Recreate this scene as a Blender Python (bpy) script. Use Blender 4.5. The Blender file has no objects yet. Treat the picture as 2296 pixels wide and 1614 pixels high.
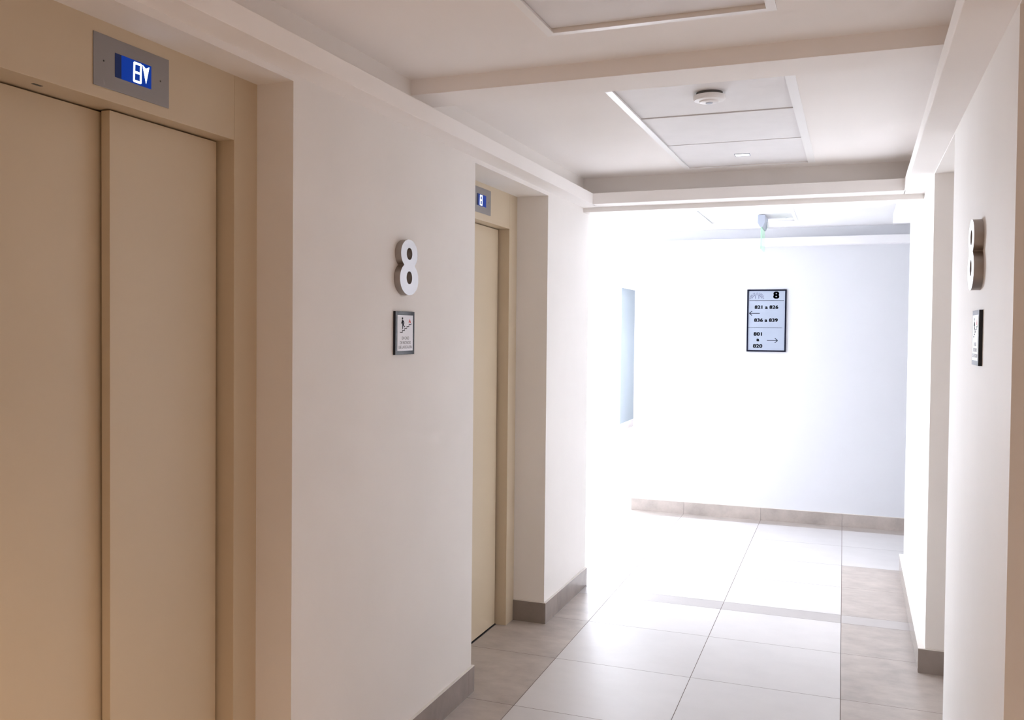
import bpy, bmesh, math, random
from mathutils import Matrix, Vector

random.seed(8)
scene = bpy.context.scene
COL = scene.collection
PI = math.pi
SK = 0.0095          # the lobby walls run a hair off the floor grid


# ------------------------------------------------------------------ helpers
def tag(o, label=None, cat=None, group=None, kind=None):
    if label: o['label'] = label
    if cat: o['category'] = cat
    if group: o['group'] = group
    if kind: o['kind'] = kind
    return o


def S(x, y, z):
    return Vector((x + SK * y, y, z))


def N(x, y, z):
    return Vector((x, y, z))


def hexa(bm, pts, mi=0):
    """pts: 8 corners, bottom ring then top ring (counter-clockwise)."""
    vs = [bm.verts.new(p) for p in pts]
    for f in ((3, 2, 1, 0), (4, 5, 6, 7), (0, 1, 5, 4), (1, 2, 6, 5), (2, 3, 7, 6), (3, 0, 4, 7)):
        bm.faces.new([vs[i] for i in f]).material_index = mi


def box(bm, x0, x1, y0, y1, z0, z1, f=N, mi=0):
    hexa(bm, [f(x0, y0, z0), f(x1, y0, z0), f(x1, y1, z0), f(x0, y1, z0),
              f(x0, y0, z1), f(x1, y0, z1), f(x1, y1, z1), f(x0, y1, z1)], mi)


def prism(bm, pts, z0, z1, f=N):
    lo = [bm.verts.new(f(x, y, z0)) for x, y in pts]
    hi = [bm.verts.new(f(x, y, z1)) for x, y in pts]
    n = len(pts)
    bm.faces.new(lo[::-1]); bm.faces.new(hi)
    for i in range(n):
        bm.faces.new([lo[i], lo[(i + 1) % n], hi[(i + 1) % n], hi[i]])


def lathe(bm, prof, n=48, c=(0, 0)):
    rings = []
    for r, z in prof:
        rings.append([bm.verts.new((c[0] + r * math.cos(2 * PI * i / n), c[1] + r * math.sin(2 * PI * i / n), z)) for i in range(n)])
    for a, b in zip(rings, rings[1:]):
        for i in range(n):
            bm.faces.new([a[i], a[(i + 1) % n], b[(i + 1) % n], b[i]])
    bm.faces.new(rings[0][::-1]); bm.faces.new(rings[-1])


def link(name, me, mat, parent=None):
    o = bpy.data.objects.new(name, me)
    COL.objects.link(o)
    mats = mat if isinstance(mat, (list, tuple)) else [mat]
    for m in mats: me.materials.append(m)
    if parent: o.parent = parent
    return o


def obj(name, bm, mat, parent=None, bevel=0.0, smooth=False, segs=2):
    bmesh.ops.recalc_face_normals(bm, faces=bm.faces[:])
    me = bpy.data.meshes.new(name)
    bm.to_mesh(me); bm.free()
    if smooth:
        me.shade_smooth()
        me.set_sharp_from_angle(angle=math.radians(35))
    o = link(name, me, mat, parent)
    if bevel:
        b = o.modifiers.new('bevel', 'BEVEL'); b.width = bevel; b.segments = segs; b.limit_method = 'ANGLE'
    return o


def struct(name, bm, mat, label, cat, parent=None, bevel=0.0):
    o = obj(name, bm, mat, parent, bevel)
    return tag(o, label, cat, kind='structure')


def empty(name, loc, rot=None):
    o = bpy.data.objects.new(name, None)
    o.empty_display_size = .05
    COL.objects.link(o)
    m = rot.to_4x4() if rot else Matrix.Identity(4)
    m.translation = Vector(loc)
    o.matrix_world = m
    return o


def frame3(u, v, w):
    return Matrix((u, v, w)).transposed()


A = math.atan(SK)
ON_LEFT = frame3(Vector((math.sin(A), math.cos(A), 0)), Vector((0, 0, 1)), Vector((math.cos(A), -math.sin(A), 0)))
ON_RIGHT = frame3(Vector((-math.sin(A), -math.cos(A), 0)), Vector((0, 0, 1)), Vector((-math.cos(A), math.sin(A), 0)))
ON_END = frame3(Vector((1, 0, 0)), Vector((0, 0, 1)), Vector((0, -1, 0)))
ON_CEIL = frame3(Vector((1, 0, 0)), Vector((0, -1, 0)), Vector((0, 0, -1)))


def curve_mesh(name, splines, z0, z1, bevel=0.0):
    """filled outline (with holes) between local z0 and z1."""
    cu = bpy.data.curves.new(name, 'CURVE')
    cu.dimensions = '2D'; cu.fill_mode = 'BOTH'
    cu.extrude = (z1 - z0) / 2 - bevel
    cu.bevel_depth = bevel; cu.bevel_resolution = 1; cu.offset = -bevel
    for pts in splines:
        sp = cu.splines.new('POLY'); sp.points.add(len(pts) - 1); sp.use_cyclic_u = True
        for p, q in zip(sp.points, pts): p.co = (q[0], q[1], 0, 1)
    t = bpy.data.objects.new(name, cu)
    COL.objects.link(t)
    me = bpy.data.meshes.new_from_object(t)
    bpy.data.objects.remove(t); bpy.data.curves.remove(cu)
    me.transform(Matrix.Translation((0, 0, (z0 + z1) / 2)))
    me.name = name
    return me


def text_mesh(name, s, size, bold=0.0, ax='CENTER', sx=1.0, at=(0, 0), z=0.0, rot=0.0, thick=0.0002, spacing=1.0):
    cu = bpy.data.curves.new(name, 'FONT')
    cu.body = s; cu.size = size; cu.align_x = ax; cu.align_y = 'CENTER'
    cu.offset = bold * size; cu.extrude = thick / 2; cu.space_character = spacing
    t = bpy.data.objects.new(name, cu)
    COL.objects.link(t)
    me = bpy.data.meshes.new_from_object(t)
    bpy.data.objects.remove(t); bpy.data.curves.remove(cu)
    X = [v.co.x for v in me.vertices]; Y = [v.co.y for v in me.vertices]
    cx_ = (min(X) + max(X)) / 2 if ax == 'CENTER' else 0
    me.transform(Matrix.Translation((at[0], at[1], z)) @ Matrix.Rotation(rot, 4, 'Z') @ Matrix.Diagonal((sx, 1, 1, 1))
                 @ Matrix.Translation((-cx_, -(min(Y) + max(Y)) / 2, 0)))
    me.name = name
    return me


def join_mesh(name, meshes):
    bm = bmesh.new()
    for m in meshes:
        bm.from_mesh(m); bpy.data.meshes.remove(m)
    me = bpy.data.meshes.new(name); bm.to_mesh(me); bm.free()
    return me


# ------------------------------------------------------------------ materials
def nodes(name):
    m = bpy.data.materials.new(name); m.use_nodes = True
    nt = m.node_tree
    return m, nt, nt.nodes['Principled BSDF']


def mat(name, rgb, rough=0.5, metal=0.0, spec=0.5, var=0.0, vscale=4.0, bump=0.0, bscale=200.0, emit=None, estr=0.0):
    m, nt, b = nodes(name)
    b.inputs['Base Color'].default_value = (*rgb, 1)
    b.inputs['Roughness'].default_value = rough
    b.inputs['Metallic'].default_value = metal
    b.inputs['Specular IOR Level'].default_value = spec
    L = nt.links
    if var or bump:
        tc = nt.nodes.new('ShaderNodeTexCoord')
    if var:
        n = nt.nodes.new('ShaderNodeTexNoise'); n.inputs['Scale'].default_value = vscale; n.inputs['Detail'].default_value = 5
        L.new(tc.outputs['Object'], n.inputs['Vector'])
        r = nt.nodes.new('ShaderNodeMapRange')
        r.inputs['From Min'].default_value = .3; r.inputs['From Max'].default_value = .7
        r.inputs['To Min'].default_value = 1 - var; r.inputs['To Max'].default_value = 1 + var
        L.new(n.outputs['Fac'], r.inputs['Value'])
        mx = nt.nodes.new('ShaderNodeMix'); mx.data_type = 'RGBA'; mx.blend_type = 'MULTIPLY'; mx.inputs['Factor'].default_value = 1
        mx.inputs[6].default_value = (*rgb, 1)
        L.new(r.outputs['Result'], mx.inputs[7])
        L.new(mx.outputs[2], b.inputs['Base Color'])
    if bump:
        n2 = nt.nodes.new('ShaderNodeTexNoise'); n2.inputs['Scale'].default_value = bscale; n2.inputs['Detail'].default_value = 3
        L.new(tc.outputs['Object'], n2.inputs['Vector'])
        bp = nt.nodes.new('ShaderNodeBump'); bp.inputs['Strength'].default_value = bump; bp.inputs['Distance'].default_value = .001
        L.new(n2.outputs['Fac'], bp.inputs['Height']); L.new(bp.outputs['Normal'], b.inputs['Normal'])
    if emit:
        b.inputs['Emission Color'].default_value = (*emit, 1); b.inputs['Emission Strength'].default_value = estr
    return m


def tile_mat(name, rgb, rough, var, vscale, isl):
    """porcelain tile: cloudy tone, each tile a touch different."""
    m, nt, b = nodes(name)
    L = nt.links
    tc = nt.nodes.new('ShaderNodeTexCoord')
    n = nt.nodes.new('ShaderNodeTexNoise'); n.inputs['Scale'].default_value = vscale; n.inputs['Detail'].default_value = 8; n.inputs['Roughness'].default_value = .62
    mp = nt.nodes.new('ShaderNodeMapping'); mp.inputs['Scale'].default_value = (1, 1.35, 1)
    L.new(tc.outputs['Object'], mp.inputs['Vector']); L.new(mp.outputs['Vector'], n.inputs['Vector'])
    r = nt.nodes.new('ShaderNodeMapRange'); r.inputs['From Min'].default_value = .28; r.inputs['From Max'].default_value = .72
    r.inputs['To Min'].default_value = 1 - var; r.inputs['To Max'].default_value = 1 + var
    L.new(n.outputs['Fac'], r.inputs['Value'])
    g = nt.nodes.new('ShaderNodeNewGeometry')
    r2 = nt.nodes.new('ShaderNodeMapRange'); r2.inputs['To Min'].default_value = 1 - isl; r2.inputs['To Max'].default_value = 1 + isl
    L.new(g.outputs['Random Per Island'], r2.inputs['Value'])
    mu = nt.nodes.new('ShaderNodeMath'); mu.operation = 'MULTIPLY'
    L.new(r.outputs['Result'], mu.inputs[0]); L.new(r2.outputs['Result'], mu.inputs[1])
    mx = nt.nodes.new('ShaderNodeMix'); mx.data_type = 'RGBA'; mx.blend_type = 'MULTIPLY'; mx.inputs['Factor'].default_value = 1
    mx.inputs[6].default_value = (*rgb, 1)
    L.new(mu.outputs[0], mx.inputs[7]); L.new(mx.outputs[2], b.inputs['Base Color'])
    b.inputs['Roughness'].default_value = rough
    return m


def brushed(name, rgb, rough, metal=1.0):
    m, nt, b = nodes(name)
    L = nt.links
    tc = nt.nodes.new('ShaderNodeTexCoord'); mp = nt.nodes.new('ShaderNodeMapping'); mp.inputs['Scale'].default_value = (6, 500, 6)
    n = nt.nodes.new('ShaderNodeTexNoise'); n.inputs['Scale'].default_value = 3
    L.new(tc.outputs['Object'], mp.inputs['Vector']); L.new(mp.outputs['Vector'], n.inputs['Vector'])
    r = nt.nodes.new('ShaderNodeMapRange'); r.inputs['To Min'].default_value = rough - .07; r.inputs['To Max'].default_value = rough + .07
    L.new(n.outputs['Fac'], r.inputs['Value']); L.new(r.outputs['Result'], b.inputs['Roughness'])
    b.inputs['Base Color'].default_value = (*rgb, 1); b.inputs['Metallic'].default_value = metal
    return m


M_WALL = mat('cream wall paint', (.82, .792, .768), .62, spec=.3, var=.02, vscale=2.5, bump=.12, bscale=160)
M_CEIL = mat('white ceiling paint', (.905, .88, .865), .75, spec=.2, var=.015, vscale=2)
M_HALL = mat('white hall paint', (.86, .855, .865), .6, spec=.3, var=.015, vscale=2, bump=.1, bscale=160)
M_NICHE_SHADE = mat('niche shade paint', (.15, .168, .185), .6, spec=.3)  # shade on the niche side wall, put into its paint colour
M_END = mat('cool white end wall paint', (.69, .70, .73), .6, spec=.3, var=.012, vscale=2, bump=.1, bscale=160)
M_PANEL = mat('grey white ceiling board', (.80, .79, .80), .6, spec=.3, var=.02, vscale=9)
M_TRIM = mat('white metal angle', (.9, .9, .9), .35, spec=.5)
M_DOOR = mat('beige enamelled steel', (.62, .52, .38), .36, spec=.4, var=.015, vscale=3)
M_FRAME = mat('beige steel frame', (.60, .50, .365), .34, spec=.4)
M_DARK = mat('dark gap', (.012, .010, .009), .8)
M_BLACK = mat('black plastic', (.02, .02, .022), .4)
M_LIGHT_TILE = tile_mat('light porcelain tile', (.61, .588, .58), .42, .035, 5, .02)
M_DARK_TILE = tile_mat('taupe porcelain tile', (.43, .378, .342), .38, .20, 7, .05)
M_MID_TILE = tile_mat('grey threshold tile', (.43, .40, .385), .33, .06, 5, .02)
M_GROUT = mat('grout', (.16, .125, .11), .9)
M_WHITE_GROUT = mat('pale grout', (.72, .68, .64), .8)
M_STEEL = brushed('brushed steel face', (.53, .52, .535), .42)
M_STEEL_SIDE = brushed('darkened steel side', (.40, .36, .33), .38)  # darker copy of the face steel; dark reflections put into the colour
M_PLATE = brushed('dull steel plate', (.30, .285, .285), .45, .6)
M_SCREEN = mat('blue display glass', (.001, .004, .02), .3, spec=.12, emit=(.001, .030, .26), estr=.8)
M_SCREEN_END = mat('dark display glass', (.004, .008, .02), .3, spec=.12, emit=(.02, .03, .10), estr=.35)
M_GLOW = mat('white lit segment', (.8, .9, 1), .4, emit=(.82, .93, 1.0), estr=2.6)
M_INK = mat('navy black ink', (.005, .006, .016), .7, spec=.1)
M_GREYINK = mat('grey ink', (.16, .17, .2), .6)
M_LOGO = mat('faded logo ink', (.13, .14, .23), .5)
M_RED = mat('red ink', (.62, .045, .05), .5)
M_SHEET = mat('pale blue sheet', (.37, .42, .515), .35, spec=.4)
M_PAPER = mat('white paper', (.84, .86, .93), .5)
M_SIGNFRAME = mat('dark navy frame', (.006, .007, .022), .6, spec=.15)
M_ACRYL = mat('charcoal acrylic', (.028, .031, .040), .06, spec=.2)
M_GAP_SHADE = mat('shaded gap plastic', (.09, .085, .08), .6)
M_SKIRT = tile_mat('taupe skirting tile', (.27, .228, .205), .24, .14, 6, .05)
M_PLASTIC = mat('white plastic', (.86, .86, .87), .4)
M_GREYPL = mat('pale grey housing', (.42, .46, .55), .4)
M_LED = mat('lit diffuser', (.95, .95, .95), .4, emit=(1, 1, 1), estr=1.2)
m, nt, b = nodes('green edge lit acrylic')
b.inputs['Base Color'].default_value = (.50, .85, .60, 1); b.inputs['Roughness'].default_value = .1
b.inputs['Transmission Weight'].default_value = .55; b.inputs['Emission Color'].default_value = (.5, 1, .65, 1); b.inputs['Emission Strength'].default_value = .08
M_GREEN = m
m, nt, b = nodes('window glass')
b.inputs['Base Color'].default_value = (.95, .98, 1, 1); b.inputs['Roughness'].default_value = 0
b.inputs['Transmission Weight'].default_value = 1; b.inputs['IOR'].default_value = 1.0
b.inputs['Specular IOR Level'].default_value = 0
M_GLASS = m

# ------------------------------------------------------------------ key dimensions
XL, XR = -1.431, .309             # wall faces (lobby frame)
YB = -3.2                         # wall behind the camera
ZC, ZL0, ZL1 = 2.355, 2.19, 2.25  # ceiling, ledge soffit, ledge top
ZT = 2.62                         # top of wall masonry
Y_H0, Y_H1 = 5.31, 5.44           # header over the lobby mouth
ZREC = 2.170                      # recess soffit
Y_END = 7.92
ZH = 2.31                         # hall ceiling
FL1, FL2 = -1.5485, -1.595        # elevator frame planes
E1 = (1.227, 2.267); E2 = (3.632, 4.634)
R1 = (1.20, 2.325); R2 = (3.73, 4.636)

# ------------------------------------------------------------------ walls
bm = bmesh.new()
box(bm, -2.3, XL, YB, E1[0], 0, ZT, S)
box(bm, -2.3, XL, E1[1], E2[0], 0, ZT, S)
box(bm, -2.3, XL, E2[1], Y_H1, 0, ZT, S)
box(bm, -2.3, XL, E1[0], E1[1], ZREC, ZT, S)
box(bm, -2.3, XL, E2[0], E2[1], ZREC, ZT, S)
box(bm, -2.3, -1.76, E1[0], E1[1], 0, ZREC, S)
box(bm, -2.3, -1.76, E2[0], E2[1], 0, ZREC, S)
struct('wall_left', bm, M_WALL, 'cream plaster wall with two recessed elevator doors', 'wall')

bm = bmesh.new()
ZR = 2.185
box(bm, XR, 1.1, YB, R1[0], 0, ZT, S)
box(bm, XR, 1.1, R1[1], R2[0], 0, ZT, S)
box(bm, XR, 1.1, R2[1], 6.597, 0, ZT, S)
box(bm, XR, 1.1, R1[0], R1[1], ZR, ZT, S)
box(bm, XR, 1.1, R2[0], R2[1], ZR, ZT, S)
box(bm, .50, 1.1, R1[0], R1[1], 0, ZR, S)
box(bm, .50, 1.1, R2[0], R2[1], 0, ZR, S)
struct('wall_right', bm, M_WALL, 'cream plaster wall with two deep recesses, facing the elevators', 'wall')

bm = bmesh.new()
box(bm, -2.3, 1.1, YB - .2, YB, 0, ZT, S)
struct('wall_front', bm, M_WALL, 'plain cream wall at the near end of the lobby', 'wall')

bm = bmesh.new()
box(bm, XL, XR, Y_H0, Y_H1, 2.164, ZT, S)
struct('wall_header', bm, M_WALL, 'cream header beam over the bright opening at the end of the lobby', 'beam')

# hall beyond
bm = bmesh.new()
box(bm, -1.612, 3.4, Y_END, Y_END + .2, 0, ZT)
struct('wall_back', bm, M_END, 'white end wall that carries the floor directory sign', 'wall')
bm = bmesh.new()
box(bm, -1.612, -1.412, Y_END + .2, 15.9, 0, ZT)
struct('wall_passage', bm, M_HALL, 'white side wall of the passage behind the end wall', 'wall')
bm = bmesh.new()
box(bm, -3.72, -3.08, 14.056, 14.256, 0, ZT)
box(bm, -3.08, -3.06, 14.056, 14.256, 2.139, ZT)
box(bm, -6.0, -5.75, 14.056, 14.256, 0, ZT)
box(bm, -5.75, -3.72, 14.056, 14.256, 0, .4)
box(bm, -5.75, -3.72, 14.056, 14.256, 2.2, ZT)
box(bm, -3.26, -3.08, 14.256, 15.9, 0, ZT)
box(bm, -3.06, -2.12, 14.056, 15.1, 2.139, ZT)
box(bm, -2.12, -1.612, 14.056, 15.9, 0, ZT)
box(bm, -3.26, -1.412, 15.1, 15.3, 0, ZT)
struct('wall_far', bm, M_HALL, 'far white wall with a shaded doorway niche, left of the end wall', 'wall')
bm = bmesh.new()
box(bm, -6.0, -2.3 + SK * 5.3, Y_H1 - .2, Y_H1 + .0, 0, ZT)
struct('wall_near', bm, M_HALL, 'white wall on the near side of the hall', 'wall')
bm = bmesh.new()
box(bm, 1.1, 3.4, 6.397, 6.597, 0, ZT)
box(bm, 3.4, 3.6, 6.397, Y_END + .2, 0, ZT)
struct('wall_corridor', bm, M_HALL, 'white wall closing the right-hand corridor', 'wall')
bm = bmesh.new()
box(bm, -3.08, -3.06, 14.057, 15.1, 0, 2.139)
struct('wall_niche', bm, M_NICHE_SHADE, 'side wall inside the far doorway niche, painted grey blue for its shade', 'wall')
# window wall
WX, WY0, WY1, WZ0, WZ1 = -6.0, 8.2, 13.2, .35, 2.2
bm = bmesh.new()
box(bm, WX - .2, WX, Y_H1 - .2, WY0, 0, ZT)
box(bm, WX - .2, WX, WY1, 14.256, 0, ZT)
box(bm, WX - .2, WX, WY0, WY1, 0, WZ0)
box(bm, WX - .2, WX, WY0, WY1, WZ1, ZT)
struct('wall_window', bm, M_HALL, 'white wall with a long window lighting the hall', 'wall')
bm = bmesh.new()
nwin = 4
for i in range(nwin + 1):
    y = WY0 + (WY1 - WY0) * i / nwin
    box(bm, WX - .12, WX - .06, max(WY0, y - .03), min(WY1, y + .03), WZ0, WZ1)
for i in range(nwin):
    y0 = WY0 + (WY1 - WY0) * i / nwin + .03; y1 = WY0 + (WY1 - WY0) * (i + 1) / nwin - .03
    box(bm, WX - .12, WX - .06, y0, y1, WZ0, WZ0 + .05)
    box(bm, WX - .12, WX - .06, y0, y1, WZ1 - .05, WZ1)
struct('window_1', bm, M_TRIM, 'long white framed window down the side of the hall', 'window')

bm = bmesh.new()
for x in (-5.75, -4.735, -3.72):
    box(bm, max(-5.75, x - .03), min(-3.72, x + .03), 14.13, 14.19, .4, 2.2)
for x in (-5.72, -4.705):
    box(bm, x, x + .955, 14.13, 14.19, .4, .45); box(bm, x, x + .955, 14.13, 14.19, 2.15, 2.2)
struct('added_window', bm, M_TRIM, 'unseen white framed window added at the far end of the hall', 'window')  # made-up window out of view, added to bring light into the lobby

# ------------------------------------------------------------------ ceilings, ledges, beam
PX0, PX1 = -.8245, -.2255          # access strip in the ceiling
TW = .024
G1, G2, G3, G4 = 3.30, 3.9385, 4.532, 5.166
B_END = 2.684
bm = bmesh.new()
box(bm, XL, PX0, YB, Y_H0, ZC, ZC + .08, S)
box(bm, PX1, XR, YB, Y_H0, ZC, ZC + .08, S)
box(bm, PX0, PX1, B_END, G1, ZC, ZC + .08, S)
box(bm, PX0, PX1, G4, Y_H0, ZC, ZC + .08, S)
box(bm, PX0, PX1, YB, .28, ZC, ZC + .08, S)
box(bm, PX0, PX1, .28, B_END, ZC + .06, ZC + .08, S)
box(bm, PX0, PX1, G1, G4, ZC + .06, ZC + .08, S)
struct('ceiling', bm, M_CEIL, 'cream lobby ceiling with a strip of access panels', 'ceiling')

bm = bmesh.new()
HX0, HX1 = -.94, -.34
HY0, HY1 = 5.9, 7.41
box(bm, -6.0, HX0, Y_H1, 15.9, ZH, ZH + .08)
box(bm, HX1, 3.4, Y_H1, Y_END, ZH, ZH + .08)
box(bm, HX0, HX1, Y_H1, HY0, ZH, ZH + .08)
box(bm, HX0, HX1, HY1, Y_END, ZH, ZH + .08)
box(bm, HX0, HX1, HY0, HY1, ZH + .06, ZH + .08)
struct('ceiling_hall', bm, M_HALL, 'white ceiling of the hall beyond the lobby', 'ceiling')

bm = bmesh.new()
box(bm, XL - .012, -1.3417, YB - .01, Y_H0 + .01, ZL0, ZL1, S)
struct('trim_1', bm, M_CEIL, 'cream ledge moulding along the top of the elevator wall', 'moulding', bevel=.002)
bm = bmesh.new()
prism(bm, [(.196, YB), (XR + .012, YB), (XR + .012, Y_H0 + .01), (.2135, Y_H0 + .01), (.2125, 4.6), (.206, 3.4), (.200, 2.4)], ZL0, ZL1, S)
struct('trim_2', bm, M_CEIL, 'cream ledge moulding along the top of the right wall', 'moulding', bevel=.002)
bm = bmesh.new()
box(bm, -1.350, .2200, 5.17, Y_H0 + .012, ZL0, ZL1, S)
struct('trim_3', bm, M_CEIL, 'cream ledge moulding under the header at the lobby end', 'moulding', bevel=.002)
bm = bmesh.new()
box(bm, XL - .01, XR + .01, 3.018, 3.212, 2.302, ZC + .012, S)
struct('trim_4', bm, M_CEIL, 'shallow cream beam crossing the lobby ceiling', 'beam', bevel=.0015)
bm = bmesh.new()
box(bm, .214, XR + .012, Y_H1 - .01, 6.69, ZL0, ZL1, S)
struct('trim_5', bm, M_HALL, 'white ledge moulding just past the header on the right', 'moulding', bevel=.002)
bm = bmesh.new()
box(bm, -1.70, 3.4, 7.83, Y_END + .012, 2.166, 2.228)
struct('trim_6', bm, M_HALL, 'white ledge moulding along the top of the end wall', 'moulding', bevel=.002)


def angle_frame(name, x0, x1, y0, y1, z, f, label, wl, wr, we):
    b_ = bmesh.new()
    box(b_, x0 - wl + .006, x0 + .006, y0 - we, y1 + we, z - .003, z, f)
    box(b_, x1 - .006, x1 + wr - .006, y0 - we, y1 + we, z - .003, z, f)
    box(b_, x0 + .006, x1 - .006, y1 - .001, y1 + we, z - .003, z, f)
    box(b_, x0 + .006, x1 - .006, y0 - we, y0 + .001, z - .003, z, f)
    return struct(name, b_, M_TRIM, label, 'trim')


angle_frame('trim_7', PX0, PX1, G1, G4, ZC, S, 'white angle frame around the three access panels', .026, .034, .006)
angle_frame('trim_8', PX0, PX1, .28, B_END, ZC, S, 'white angle frame around the nearest access panels', .024, .026, .024)
angle_frame('trim_9', HX0, HX1, HY0, HY1, ZH, N, 'white angle frame around the hall access panels', .024, .024, .006)


def access_panel(x0, x1, y0, y1, z, f, label):
    c = f((x0 + x1) / 2, (y0 + y1) / 2, z)
    b_ = bmesh.new()
    pts = [(x0, y0), (x1, y0), (x1, y1), (x0, y1)]
    vs = []
    for zz in (z + .004, z + .016):
        vs += [f(x, y, zz) - c for x, y in pts]
    hexa(b_, vs)
    o = obj('access_panel', b_, M_PANEL)
    o.location = c
    return tag(o, label, 'ceiling panel', 'access panels in the ceilings', 'thing')


GP = .0022
access_panel(PX0 + .002, PX1 - .002, G1 + .002, G2 - GP, ZC + .006, S, 'grey white ceiling panel carrying the round smoke detector')
access_panel(PX0 + .002, PX1 - .002, G2 + GP, G3 - GP * .6, ZC + .002, S, 'plain grey white ceiling panel between the smoke detector and the small light')
access_panel(PX0 + .002, PX1 - .002, G3 + GP * .6, G4 - GP, ZC, S, 'grey white ceiling panel with the small light, nearest the header')
access_panel(PX0 + .002, PX1 - .002, 2.086, B_END - .004, ZC + .006, S, 'large grey ceiling panel in front of the ceiling beam, at the top edge')
access_panel(HX0 + .002, HX1 - .002, 6.66, HY1 - .003, ZH, N, 'white ceiling panel in the hall above the exit sign')

# ------------------------------------------------------------------ floor
bm = bmesh.new()
xs = [-1.187 - .6 * k for k in range(8, 0, -1)] + [-1.187, -.5865, .0125] + [.0125 + .6 * k for k in range(1, 7)]
ys = [3.564 - .598 * k for k in range(12, 0, -1)] + [3.564, 4.160, 4.761, 5.261, 5.412, 6.012, 6.575, 7.175, 7.752] + [7.92 + .6 * k for k in range(0, 15)]
g = .0013
box(bm, -6.2, 3.6, -3.4, 16.2, -.05, -.0012, N, 3)
for i in range(len(xs) - 1):
    for j in range(len(ys) - 1):
        x0, x1, y0, y1 = xs[i], xs[i + 1], ys[j], ys[j + 1]
        xc, yc = (x0 + x1) / 2, (y0 + y1) / 2
        if yc < 5.0 and not (-1.9 < xc < .7): continue
        if yc > 8.0 and xc > -1.5: continue
        mi = 0
        if yc < 5.261 and xc < -1.187: mi = 1
        elif yc < 6.575 and .0125 < xc < .5: mi = 1
        if 5.261 < yc < 5.412 and xc > -1.8: mi = 2
        if 7.752 < yc < 7.92 and xc > -1.8: mi = 1
        vs = [bm.verts.new(p) for p in ((x0 + g, y0 + g, 0), (x1 - g, y0 + g, 0), (x1 - g, y1 - g, 0), (x0 + g, y1 - g, 0))]
        bm.faces.new(vs).material_index = mi
struct('floor', bm, [M_LIGHT_TILE, M_DARK_TILE, M_MID_TILE, M_GROUT], 'cream porcelain tile floor with taupe border tiles', 'floor')

# ------------------------------------------------------------------ baseboards
BH, BT = .105, .011


def baseboard(name, runs, label, f=N, h=BH, m_=None):
    b_ = bmesh.new()
    for (x0, x1, y0, y1) in runs:
        box(b_, x0, x1, y0, y1, 0, h, f, 0)
        box(b_, x0, x1, y0, y1, h, h + .003, f, 1)
    return struct(name, b_, [m_ or M_SKIRT, M_WHITE_GROUT], label, 'baseboard')


def seg_y(x0, x1, y0, y1, cuts):
    ys_ = [y0] + [c for c in cuts if y0 < c < y1] + [y1]
    return [(x0, x1, a + (.001 if i else 0), b - .001) for i, (a, b) in enumerate(zip(ys_, ys_[1:]))]


baseboard('baseboard_left', seg_y(XL, XL + BT, E1[1], E2[0] + BT, [2.98, 3.58])
          + [(-1.55, XL, E2[0], E2[0] + BT)], 'taupe tile baseboard below the steel number 8 on the elevator wall', S)
baseboard('baseboard_end', [(-1.594, XL + BT, E2[1] - BT, E2[1])] + seg_y(XL, XL + BT, E2[1], Y_H1, [4.84]),
          'taupe tile baseboard around the pier past the far elevator', S)
baseboard('baseboard_right', seg_y(XR - .027, XR, R2[1], 6.57, [5.2, 5.8]) + [(XR - .027, .50, R2[1] - BT, R2[1])],
          'taupe tile baseboard around the far pier of the right wall', S)
baseboard('baseboard_pier', seg_y(XR - BT, XR, R1[1], R2[0], [2.9]), 'taupe tile baseboard at the near pier of the right wall', S)
bx = [-1.617, -1.187, -.5865, .0125, .6125, 1.2, 1.8, 2.4, 3.0, 3.4]
baseboard('baseboard_back', [(a + .001, b_ - .001, 7.906, Y_END) for a, b_ in zip(bx, bx[1:])], 'taupe tile baseboard along the end wall under the directory sign', h=.097, m_=M_DARK_TILE)
baseboard('baseboard_far', [(-6.0, -3.049, 14.045, 14.056), (-3.06, -3.049, 14.056, 15.9)], 'taupe tile baseboard round the far doorway niche')


# ------------------------------------------------------------------ elevators
def elevator(name, fx, y0, y1, oy0, oy1, gap, label):
    """fx frame plane, recess y0..y1, opening oy0..oy1 (lobby frame)."""
    e = empty(name, S(fx, (y0 + y1) / 2, 0))
    tag(e, label, 'elevator door', kind='structure')
    off = S(fx, (y0 + y1) / 2, 0)
    f = lambda x, y, z: S(x, y, z) - off
    zh, zt = 1.997, ZREC
    back = -1.755
    b_ = bmesh.new()
    box(b_, back, fx, oy1, y1 + .003, 0, zt + .003, f)
    obj('door_jamb', b_, M_FRAME, e, bevel=.0012)
    b_ = bmesh.new()
    box(b_, back, fx, y0 + .0005, oy0, 0, zt - .0005, f)
    obj('door_jamb', b_, M_FRAME, e, bevel=.0012)
    b_ = bmesh.new()
    box(b_, back, fx, oy0 + .0007, oy1 - .0007, zh, zt + .003, f)
    hd = obj('door_header', b_, M_FRAME, e, bevel=.0012)
    b_ = bmesh.new()
    box(b_, fx - .044, fx - .036, oy0 + .172, oy0 + .197, zh - .0006, zh + .001, f)
    obj('sensor_slot', b_, M_BLACK, hd)
    mid = (oy0 + oy1) / 2 - .003
    d0 = fx - gap
    b_ = bmesh.new()
    box(b_, d0 - .025, d0, mid, oy1 - .0115, .007, zh - .004, f)
    obj('door_panel', b_, M_DOOR, e, bevel=.0012)
    b_ = bmesh.new()
    box(b_, d0 - .057, d0 - .034, oy0 + .003, mid + .02, .007, zh - .004, f)
    obj('door_panel', b_, M_DOOR, e, bevel=.0012)
    b_ = bmesh.new()
    box(b_, d0 - .070, d0 - .062, oy0 + .0005, oy1 - .0005, 0, zh - .0005, f)
    obj('shaft_backing', b_, M_DARK, e)
    b_ = bmesh.new()
    box(b_, d0 - .055, d0 + .004, oy0 + .0005, oy1 - .0005, 0, .003, f)
    obj('door_sill', b_, M_BLACK, e)
    return e


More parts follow.
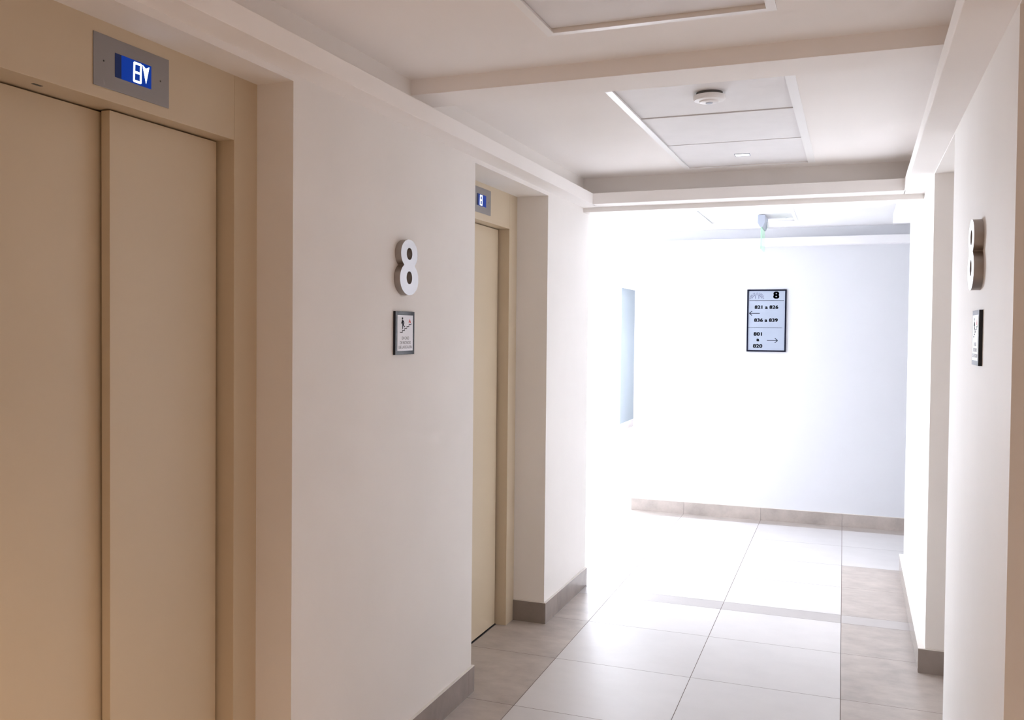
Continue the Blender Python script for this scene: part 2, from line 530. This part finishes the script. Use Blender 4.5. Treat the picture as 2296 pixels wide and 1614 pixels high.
elevator('door_1', FL1, E1[0], E1[1], 1.341, 2.161, .050, 'nearest beige steel elevator door with two sliding panels')
elevator('door_2', FL2, E2[0], E2[1], 3.70, 4.52, .056, 'far beige steel elevator door, half hidden behind the pier with the number 8')


def seven_eight(x, y, w, h, t, slant):
    """the seven lit segments of a digital 8, lower left at x, y."""
    c = t * .45
    out = [[(x + c, y), (x + w - c, y), (x + w, y + c), (x + w, y + h - c), (x + w - c, y + h), (x + c, y + h), (x, y + h - c), (x, y + c)]]
    out.append([(x + t, y + t), (x + w - t, y + t), (x + w - t, y + h / 2 - t / 2), (x + t, y + h / 2 - t / 2)])
    out.append([(x + t, y + h / 2 + t / 2), (x + w - t, y + h / 2 + t / 2), (x + w - t, y + h - t), (x + t, y + h - t)])
    return [[(px + slant * (py - y), py) for px, py in s] for s in out]


def indicator(loc, label, digit, arrow):
    e = empty('floor_indicator', loc, ON_LEFT)
    tag(e, label, 'display', 'floor indicators over the elevators')
    w, h = .250, .117
    b_ = bmesh.new(); box(b_, -w / 2, w / 2, -h / 2, h / 2, 0, .002)
    obj('face_plate', b_, M_PLATE, e, bevel=.0006)
    for sx in (-.094, .094):
        b_ = bmesh.new(); lathe(b_, [(.0022, .002), (.0018, .0026)], 12, (sx, 0))
        obj('screw', b_, M_BLACK, e)
    sx0, sx1, sh = -.059, .061, .054
    b_ = bmesh.new(); box(b_, sx0 + .020, sx1, -sh / 2, sh / 2, .002, .0026)
    sc = obj('screen', b_, M_SCREEN, e)
    b_ = bmesh.new(); box(b_, sx0, sx0 + .020, -sh / 2, sh / 2, .002, .0026)
    tag(obj('screen_edge', b_, M_SCREEN_END, sc), 'unlit dark end of the blue screen')
    dx, dw = digit
    me = curve_mesh('lit_digit', seven_eight(dx, -.0235, dw, .047, .0052, .03), .0026, .0031)
    link('lit_digit', me, M_GLOW, sc)
    if arrow:
        me = curve_mesh('down_arrow', [[(.0305, .0225), (.0415, .0165), (.0535, .0225), (.0425, -.0185)]], .0026, .0031)
        link('down_arrow', me, M_GLOW, sc)
    return e


indicator(S(FL1, 1.767, 2.0815) + Vector((.0002, 0, 0)), 'grey floor indicator showing a blue 8 and down arrow over the nearest elevator', (-.001, .0275), True)
indicator(S(FL2, 4.121, 2.088) + Vector((.0002, 0, 0)), 'grey floor indicator showing a blue 8 over the far elevator', (-.020, .030), False)


# ------------------------------------------------------------------ steel number 8 on each wall
def ell(cx, cy, a, b_, n=64, p=2.0, rev=False):
    pts = []
    for i in range(n):
        t = 2 * PI * i / n
        c, s = math.cos(t), math.sin(t)
        pts.append((cx + a * math.copysign(abs(c) ** (2 / p), c), cy + b_ * math.copysign(abs(s) ** (2 / p), s)))
    return pts[::-1] if rev else pts


def eight_outline(up, lo):
    """outer contour of two stacked rounded bowls."""
    out = []
    n = 160
    (uy, ua, ub), (ly, la, lb) = up, lo
    ytop, ybot = uy + ub, ly - lb

    def half(y):
        r = 0
        for cy, a, b_ in ((uy, ua, ub), (ly, la, lb)):
            d = abs(y - cy) / b_
            if d < 1: r = max(r, a * (1 - d ** 2.0) ** (1 / 2.0))
        return r
    ts = [(1 - math.cos(PI * i / n)) / 2 for i in range(n + 1)]
    right = [(half(ytop + (ybot - ytop) * t), ytop + (ybot - ytop) * t) for t in ts]
    right = [q for q in right if q[0] > 1e-5]
    return [(0, ybot)] + [(x, y) for x, y in right[::-1]] + [(0, ytop)] + [(-x, y) for x, y in right]


def number_eight(loc, rot, label):
    e = empty('floor_number', loc, rot)
    tag(e, label, 'number sign', 'steel floor numbers')
    outer = eight_outline((.046, .0655, .0490), (-.0395, .0725, .0555))
    holes = [ell(.0, .0465, .0222, .0205), ell(.0, -.0352, .0222, .0222)]
    D = .0235
    link('side_band', curve_mesh('side_band', [outer] + holes, 0, D - .0012), M_STEEL_SIDE, e)
    link('face_plate', curve_mesh('face_plate', [outer] + holes, D - .0012, D), M_STEEL, e)
    return e


number_eight(S(XL, 2.9665, 1.7025), ON_LEFT, 'brushed steel number 8 on the pier between the two elevators')
number_eight(S(XR, 2.915, 1.7030), ON_RIGHT, 'brushed steel number 8 seen edge-on, on the near pier of the right wall')


# ------------------------------------------------------------------ fire stairs signs
def fire_sign(loc, rot, label):
    e = empty('fire_sign', loc, rot)
    tag(e, label, 'sign', 'fire stair signs')
    w, h = .150, .148
    b_ = bmesh.new(); box(b_, -w / 2, w / 2, -h / 2, h / 2, .0, .009)
    obj('backing_board', b_, M_ACRYL, e, bevel=.0006)
    pw, ph = .122, .122
    b_ = bmesh.new(); box(b_, -pw / 2, pw / 2, -ph / 2, ph / 2, .009, .0095)
    p = obj('paper_insert', b_, M_PAPER, e)
    z = .0096
    # walking figure going down the stairs
    man = []
    man.append(ell(-.022, .047, .0046, .0058, 20))
    man.append([(-.0245, .039), (-.017, .039), (-.0085, .030), (-.0075, .021), (-.0105, .0205), (-.012, .028), (-.0155, .0325), (-.0125, .020),
                (-.0085, .011), (-.0005, .0055), (-.0025, .0025), (-.012, .0085), (-.0165, .0135), (-.018, -.006), (-.0225, -.006), (-.0225, .015), (-.0245, .028),
                (-.0315, .0195), (-.0335, .0215), (-.0285, .030)])
    man = [[(x_ - .001, .0135 + (y_ + .006) * .68) for x_, y_ in q] for q in man]
    me = join_mesh('walking_figure', [curve_mesh('m', [q], z, z + .0003) for q in man])
    link('walking_figure', me, M_INK, p)
    st = []
    x, y, dx, dy, t = -.041, .0008, .0195, .0068, .0024
    steps = []
    for i in range(5):
        steps.append([(x, y), (x + dx, y), (x + dx, y + dy + (t if i < 4 else 0)), (x + dx - t, y + dy + (t if i < 4 else 0)), (x + dx - t, y + t), (x, y + t)])
        x += dx - t; y += dy
    me = join_mesh('stair_line', [curve_mesh('m', [q], z, z + .0003) for q in steps])
    link('stair_line', me, M_INK, p)
    me = curve_mesh('flame', [[(.0285, .0335), (.0262, .0365), (.0285, .041), (.0318, .0445), (.0345, .0490), (.0368, .0445), (.0402, .041), (.0428, .0365), (.0405, .0335)],
                              [(.0325, .0342), (.0365, .0342), (.0376, .0365), (.0345, .0400), (.0314, .0365)]], z, z + .0003)
    link('flame', me, M_RED, p)
    for s, yy, sz in (('EN CASO', -.0175, .0142), ('DE INCENDIO', -.0330, .0142), ('USE LA ESCALERA', -.0482, .0142)):
        link('lettering', text_mesh('lettering', s, sz, .004, sx=.95, at=(.002, yy), z=z), M_GREYINK, p)
    return e


fire_sign(S(XL, 2.966, 1.478), ON_LEFT, 'black framed fire stairs sign below the steel 8 on the elevator wall')
fire_sign(S(XR, 2.912, 1.480), ON_RIGHT, 'fire stairs sign seen edge-on below the steel 8 on the right wall')

# ------------------------------------------------------------------ directory sign on the end wall
e = empty('directory_sign', (-.5665, Y_END, 1.584), ON_END)
tag(e, 'floor directory board with black frame and room number arrows on the white end wall', 'sign')
W2, H2, FR = .148, .246, .0115
b_ = bmesh.new()
box(b_, -W2, W2, H2 - FR, H2, 0, .014); box(b_, -W2, W2, -H2, -H2 + FR, 0, .014)
box(b_, -W2, -W2 + FR, -H2 + FR, H2 - FR, 0, .014); box(b_, W2 - FR, W2, -H2 + FR, H2 - FR, 0, .014)
obj('frame', b_, M_SIGNFRAME, e)
b_ = bmesh.new(); box(b_, -W2 + FR, W2 - FR, -H2 + FR, H2 - FR, 0, .010)
p = obj('board', b_, M_SHEET, e)
z = .0102
U = .494 / 1320.0                    # the board is 1320 zoomed pixels tall


def px(x, y):
    return ((x - 567) * U * 1.0, (845 - y) * U)


def lettering(s, x, y, size, bold, sx=1.12):
    X, Y = px(x, y)
    w_ = bold * size
    ms_ = [text_mesh('m', s, size, .018, sx=sx, at=(X + dx_ * w_, Y + dy_ * w_), z=z, spacing=1.06)
           for dx_, dy_ in ((0, 0), (-1, .5), (1, .5), (-1, -.5), (1, -.5))]
    link('lettering', join_mesh('lettering', ms_), M_INK, p)


lettering('8', 755, 308, .074, .034, 1.16)
lettering('821 a 826', 562, 560, .0365, .034, 1.15)
lettering('836 a 839', 556, 835, .0365, .034, 1.15)
lettering('801', 397, 1128, .0375, .034, 1.20)
lettering('a', 400, 1256, .0375, .034, 1.20)
lettering('820', 397, 1382, .0375, .034, 1.20)


def bars(name, segs, mat_, t):
    ms = []
    for (a, c) in segs:
        ax, ay = px(*a); cx, cy = px(*c)
        d = Vector((cx - ax, cy - ay)); n = Vector((-d.y, d.x)).normalized() * t / 2
        ms.append(curve_mesh('m', [[(ax - n.x, ay - n.y), (cx - n.x, cy - n.y), (cx + n.x, cy + n.y), (ax + n.x, ay + n.y)]], z, z + .0003))
    link(name, join_mesh(name, ms), mat_, p)


bars('rule', [((218, 425), (912, 425))], M_INK, .0042)
bars('dotted_rule', [((200 + 21 * i, 995), (211 + 21 * i, 995)) for i in range(33)], M_INK, .0042)
bars('left_arrow', [((222, 690), (430, 690)), ((218, 692), (275, 642)), ((218, 688), (275, 738))], M_INK, .0052)
bars('right_arrow', [((582, 1262), (792, 1262)), ((796, 1260), (740, 1214)), ((796, 1264), (740, 1310))], M_INK, .0052)
# arch logo with its curved name
cxp, cyp, rp = 368, 400, 100
arc = [((cxp + rp * math.cos(t0), cyp - rp * math.sin(t0)), (cxp + rp * math.cos(t1), cyp - rp * math.sin(t1)))
       for t0, t1 in [(PI * (.08 + .84 * i / 18), PI * (.08 + .84 * (i + 1.08) / 18)) for i in range(18)]]
ms = []
bars('logo_arch', arc + [((338, 318), (338, 382)), ((405, 318), (405, 382))], M_LOGO, .0048)
word = 'TORRE DE LA CUSTODIA'
for i, ch in enumerate(word):
    if ch == ' ': continue
    t = PI * (.965 - .93 * (i + .5) / len(word))
    X, Y = px(cxp + 133 * math.cos(t), cyp - 138 * math.sin(t))
    ms.append(text_mesh('m', ch, .019, .012, sx=.8, at=(X, Y), z=z, rot=t - PI / 2))
link('logo_lettering', join_mesh('logo_lettering', ms), M_LOGO, p)

# ------------------------------------------------------------------ ceiling fittings
e = empty('smoke_detector', S(-.5035, 3.600, ZC + .010), ON_CEIL)
tag(e, 'round white smoke detector on the ceiling panel behind the beam', 'smoke detector')
b_ = bmesh.new(); lathe(b_, [(.047, 0), (.047, .011)])
obj('base', b_, M_GAP_SHADE, e, smooth=True)
b_ = bmesh.new(); lathe(b_, [(.052, .010), (.0575, .012), (.0575, .024), (.053, .029), (.036, .031), (.034, .035), (.030, .037)], 64)
cv = obj('cover', b_, M_PLASTIC, e, smooth=True)
b_ = bmesh.new(); lathe(b_, [(.013, .037), (.012, .039)], 32)
obj('test_button', b_, M_GREYPL, cv, smooth=True)


def ceiling_light(c, label, w=.072, d=.062):
    e_ = empty('ceiling_light', c, ON_CEIL)
    tag(e_, label, 'ceiling light', 'small square ceiling lights')
    b1 = bmesh.new()
    t = .004
    box(b1, -w / 2, w / 2, -d / 2, -d / 2 + t, 0, .003); box(b1, -w / 2, w / 2, d / 2 - t, d / 2, 0, .003)
    box(b1, -w / 2, -w / 2 + t, -d / 2 + t, d / 2 - t, 0, .003); box(b1, w / 2 - t, w / 2, -d / 2 + t, d / 2 - t, 0, .003)
    obj('bezel', b1, M_GREYPL, e_)
    b1 = bmesh.new(); box(b1, -w / 2 + t, w / 2 - t, -d / 2 + t, d / 2 - t, 0, .002)
    obj('diffuser', b1, M_LED, e_)
    return e_


ceiling_light(S(-.5195, 4.870, ZC + .004), 'small bright rectangular light in the ceiling panel nearest the header')
ceiling_light(Vector((-.362, 7.25, ZH + .004)), 'small bright rectangular light in the hall ceiling, right of the exit sign')

e = empty('exit_sign', (-.545, 7.13, ZH), ON_CEIL)
tag(e, 'green exit sign seen edge-on, hanging from the hall ceiling', 'exit sign')
# local: x across, y toward the lobby, z down
b_ = bmesh.new()
lo = [(-.024, 0), (.024, 0), (.024, .055), (.008, .085), (-.008, .085), (-.024, .055)]
va = [b_.verts.new((x, .150, zz)) for x, zz in lo]
vb = [b_.verts.new((x, -.150, zz)) for x, zz in lo]
b_.faces.new(va); b_.faces.new(vb[::-1])
for i in range(6): b_.faces.new([va[i], va[(i + 1) % 6], vb[(i + 1) % 6], vb[i]])
obj('housing', b_, M_GREYPL, e, bevel=.002)
b_ = bmesh.new(); box(b_, -.0035, .0035, -.140, .140, .0855, .235)
obj('sign_plate', b_, M_GREEN, e)
b_ = bmesh.new(); box(b_, .0245, .034, -.120, -.02, .03, .075)
obj('battery_cover', b_, M_PLASTIC, e, bevel=.002)

# ------------------------------------------------------------------ camera
YAW, PITCH, ROLL, FPX, CX, CY, CH = .39262335, -.02552157, .00802515, 2133.4358, 1007.7494, 794.4209, 1.48918
B = Matrix(((1, 0, 0), (0, 0, -1), (0, 1, 0)))
R = Matrix.Rotation(YAW, 3, 'Z') @ Matrix.Rotation(PITCH, 3, 'X') @ B @ Matrix.Rotation(ROLL, 3, 'Z')
cam = bpy.data.cameras.new('camera'); co = bpy.data.objects.new('camera', cam); COL.objects.link(co)
mw = R.to_4x4(); mw.translation = (0, 0, CH); co.matrix_world = mw
cam.sensor_fit = 'HORIZONTAL'; cam.sensor_width = 36
cam.lens = 36 * FPX / 2296
cam.shift_x = (1148 - CX) / 2296; cam.shift_y = -(807 - CY) / 2296
cam.clip_start = .02
scene.camera = co


# ------------------------------------------------------------------ light
def area(name, loc, rot, sx, sy, power, rgb):
    l = bpy.data.lights.new(name, 'AREA'); l.shape = 'RECTANGLE'; l.size = sx; l.size_y = sy; l.energy = power; l.color = rgb
    o = bpy.data.objects.new(name, l); o.location = loc; o.rotation_euler = rot; COL.objects.link(o)
    return o


area('window_daylight', (WX - .25, (WY0 + WY1) / 2, (WZ0 + WZ1) / 2), (0, -PI / 2, 0), WZ1 - WZ0, WY1 - WY0, 850, (.84, .915, 1.0))
area('added_window_light', (-4.735, 14.30, 1.3), (-PI / 2, 0, 0), 2.0, 1.8, 330, (.86, .92, 1.0))  # light of the added window, aimed at the lobby's right wall and floor
area('lobby_fill', (-.55, -1.6, 2.3), (0, 0, 0), 1.0, 1.0, 4, (1.0, .68, .42))  # added warm fill behind the camera, no visible fixture
fill = area('floor_bounce_fill', (-.52, .75, 2.34), (0, 0, 0), .6, .6, 11.5, (1.0, .72, .50))  # added unseen fill; its bounce off the floor lifts ceiling and beam
fill.data.spread = math.radians(95)

w = bpy.data.worlds.new('world'); scene.world = w; w.use_nodes = True
w.node_tree.nodes['Background'].inputs[0].default_value = (.75, .87, 1, 1)
w.node_tree.nodes['Background'].inputs[1].default_value = 1.0

scene.view_settings.view_transform = 'Standard'
scene.view_settings.look = 'None'
scene.view_settings.gamma = 1
scene.view_settings.exposure = 0.42
scene.cycles.use_denoising = True
scene.cycles.max_bounces = 16
scene.cycles.diffuse_bounces = 12
scene.cycles.glossy_bounces = 6
scene.cycles.sample_clamp_indirect = 8
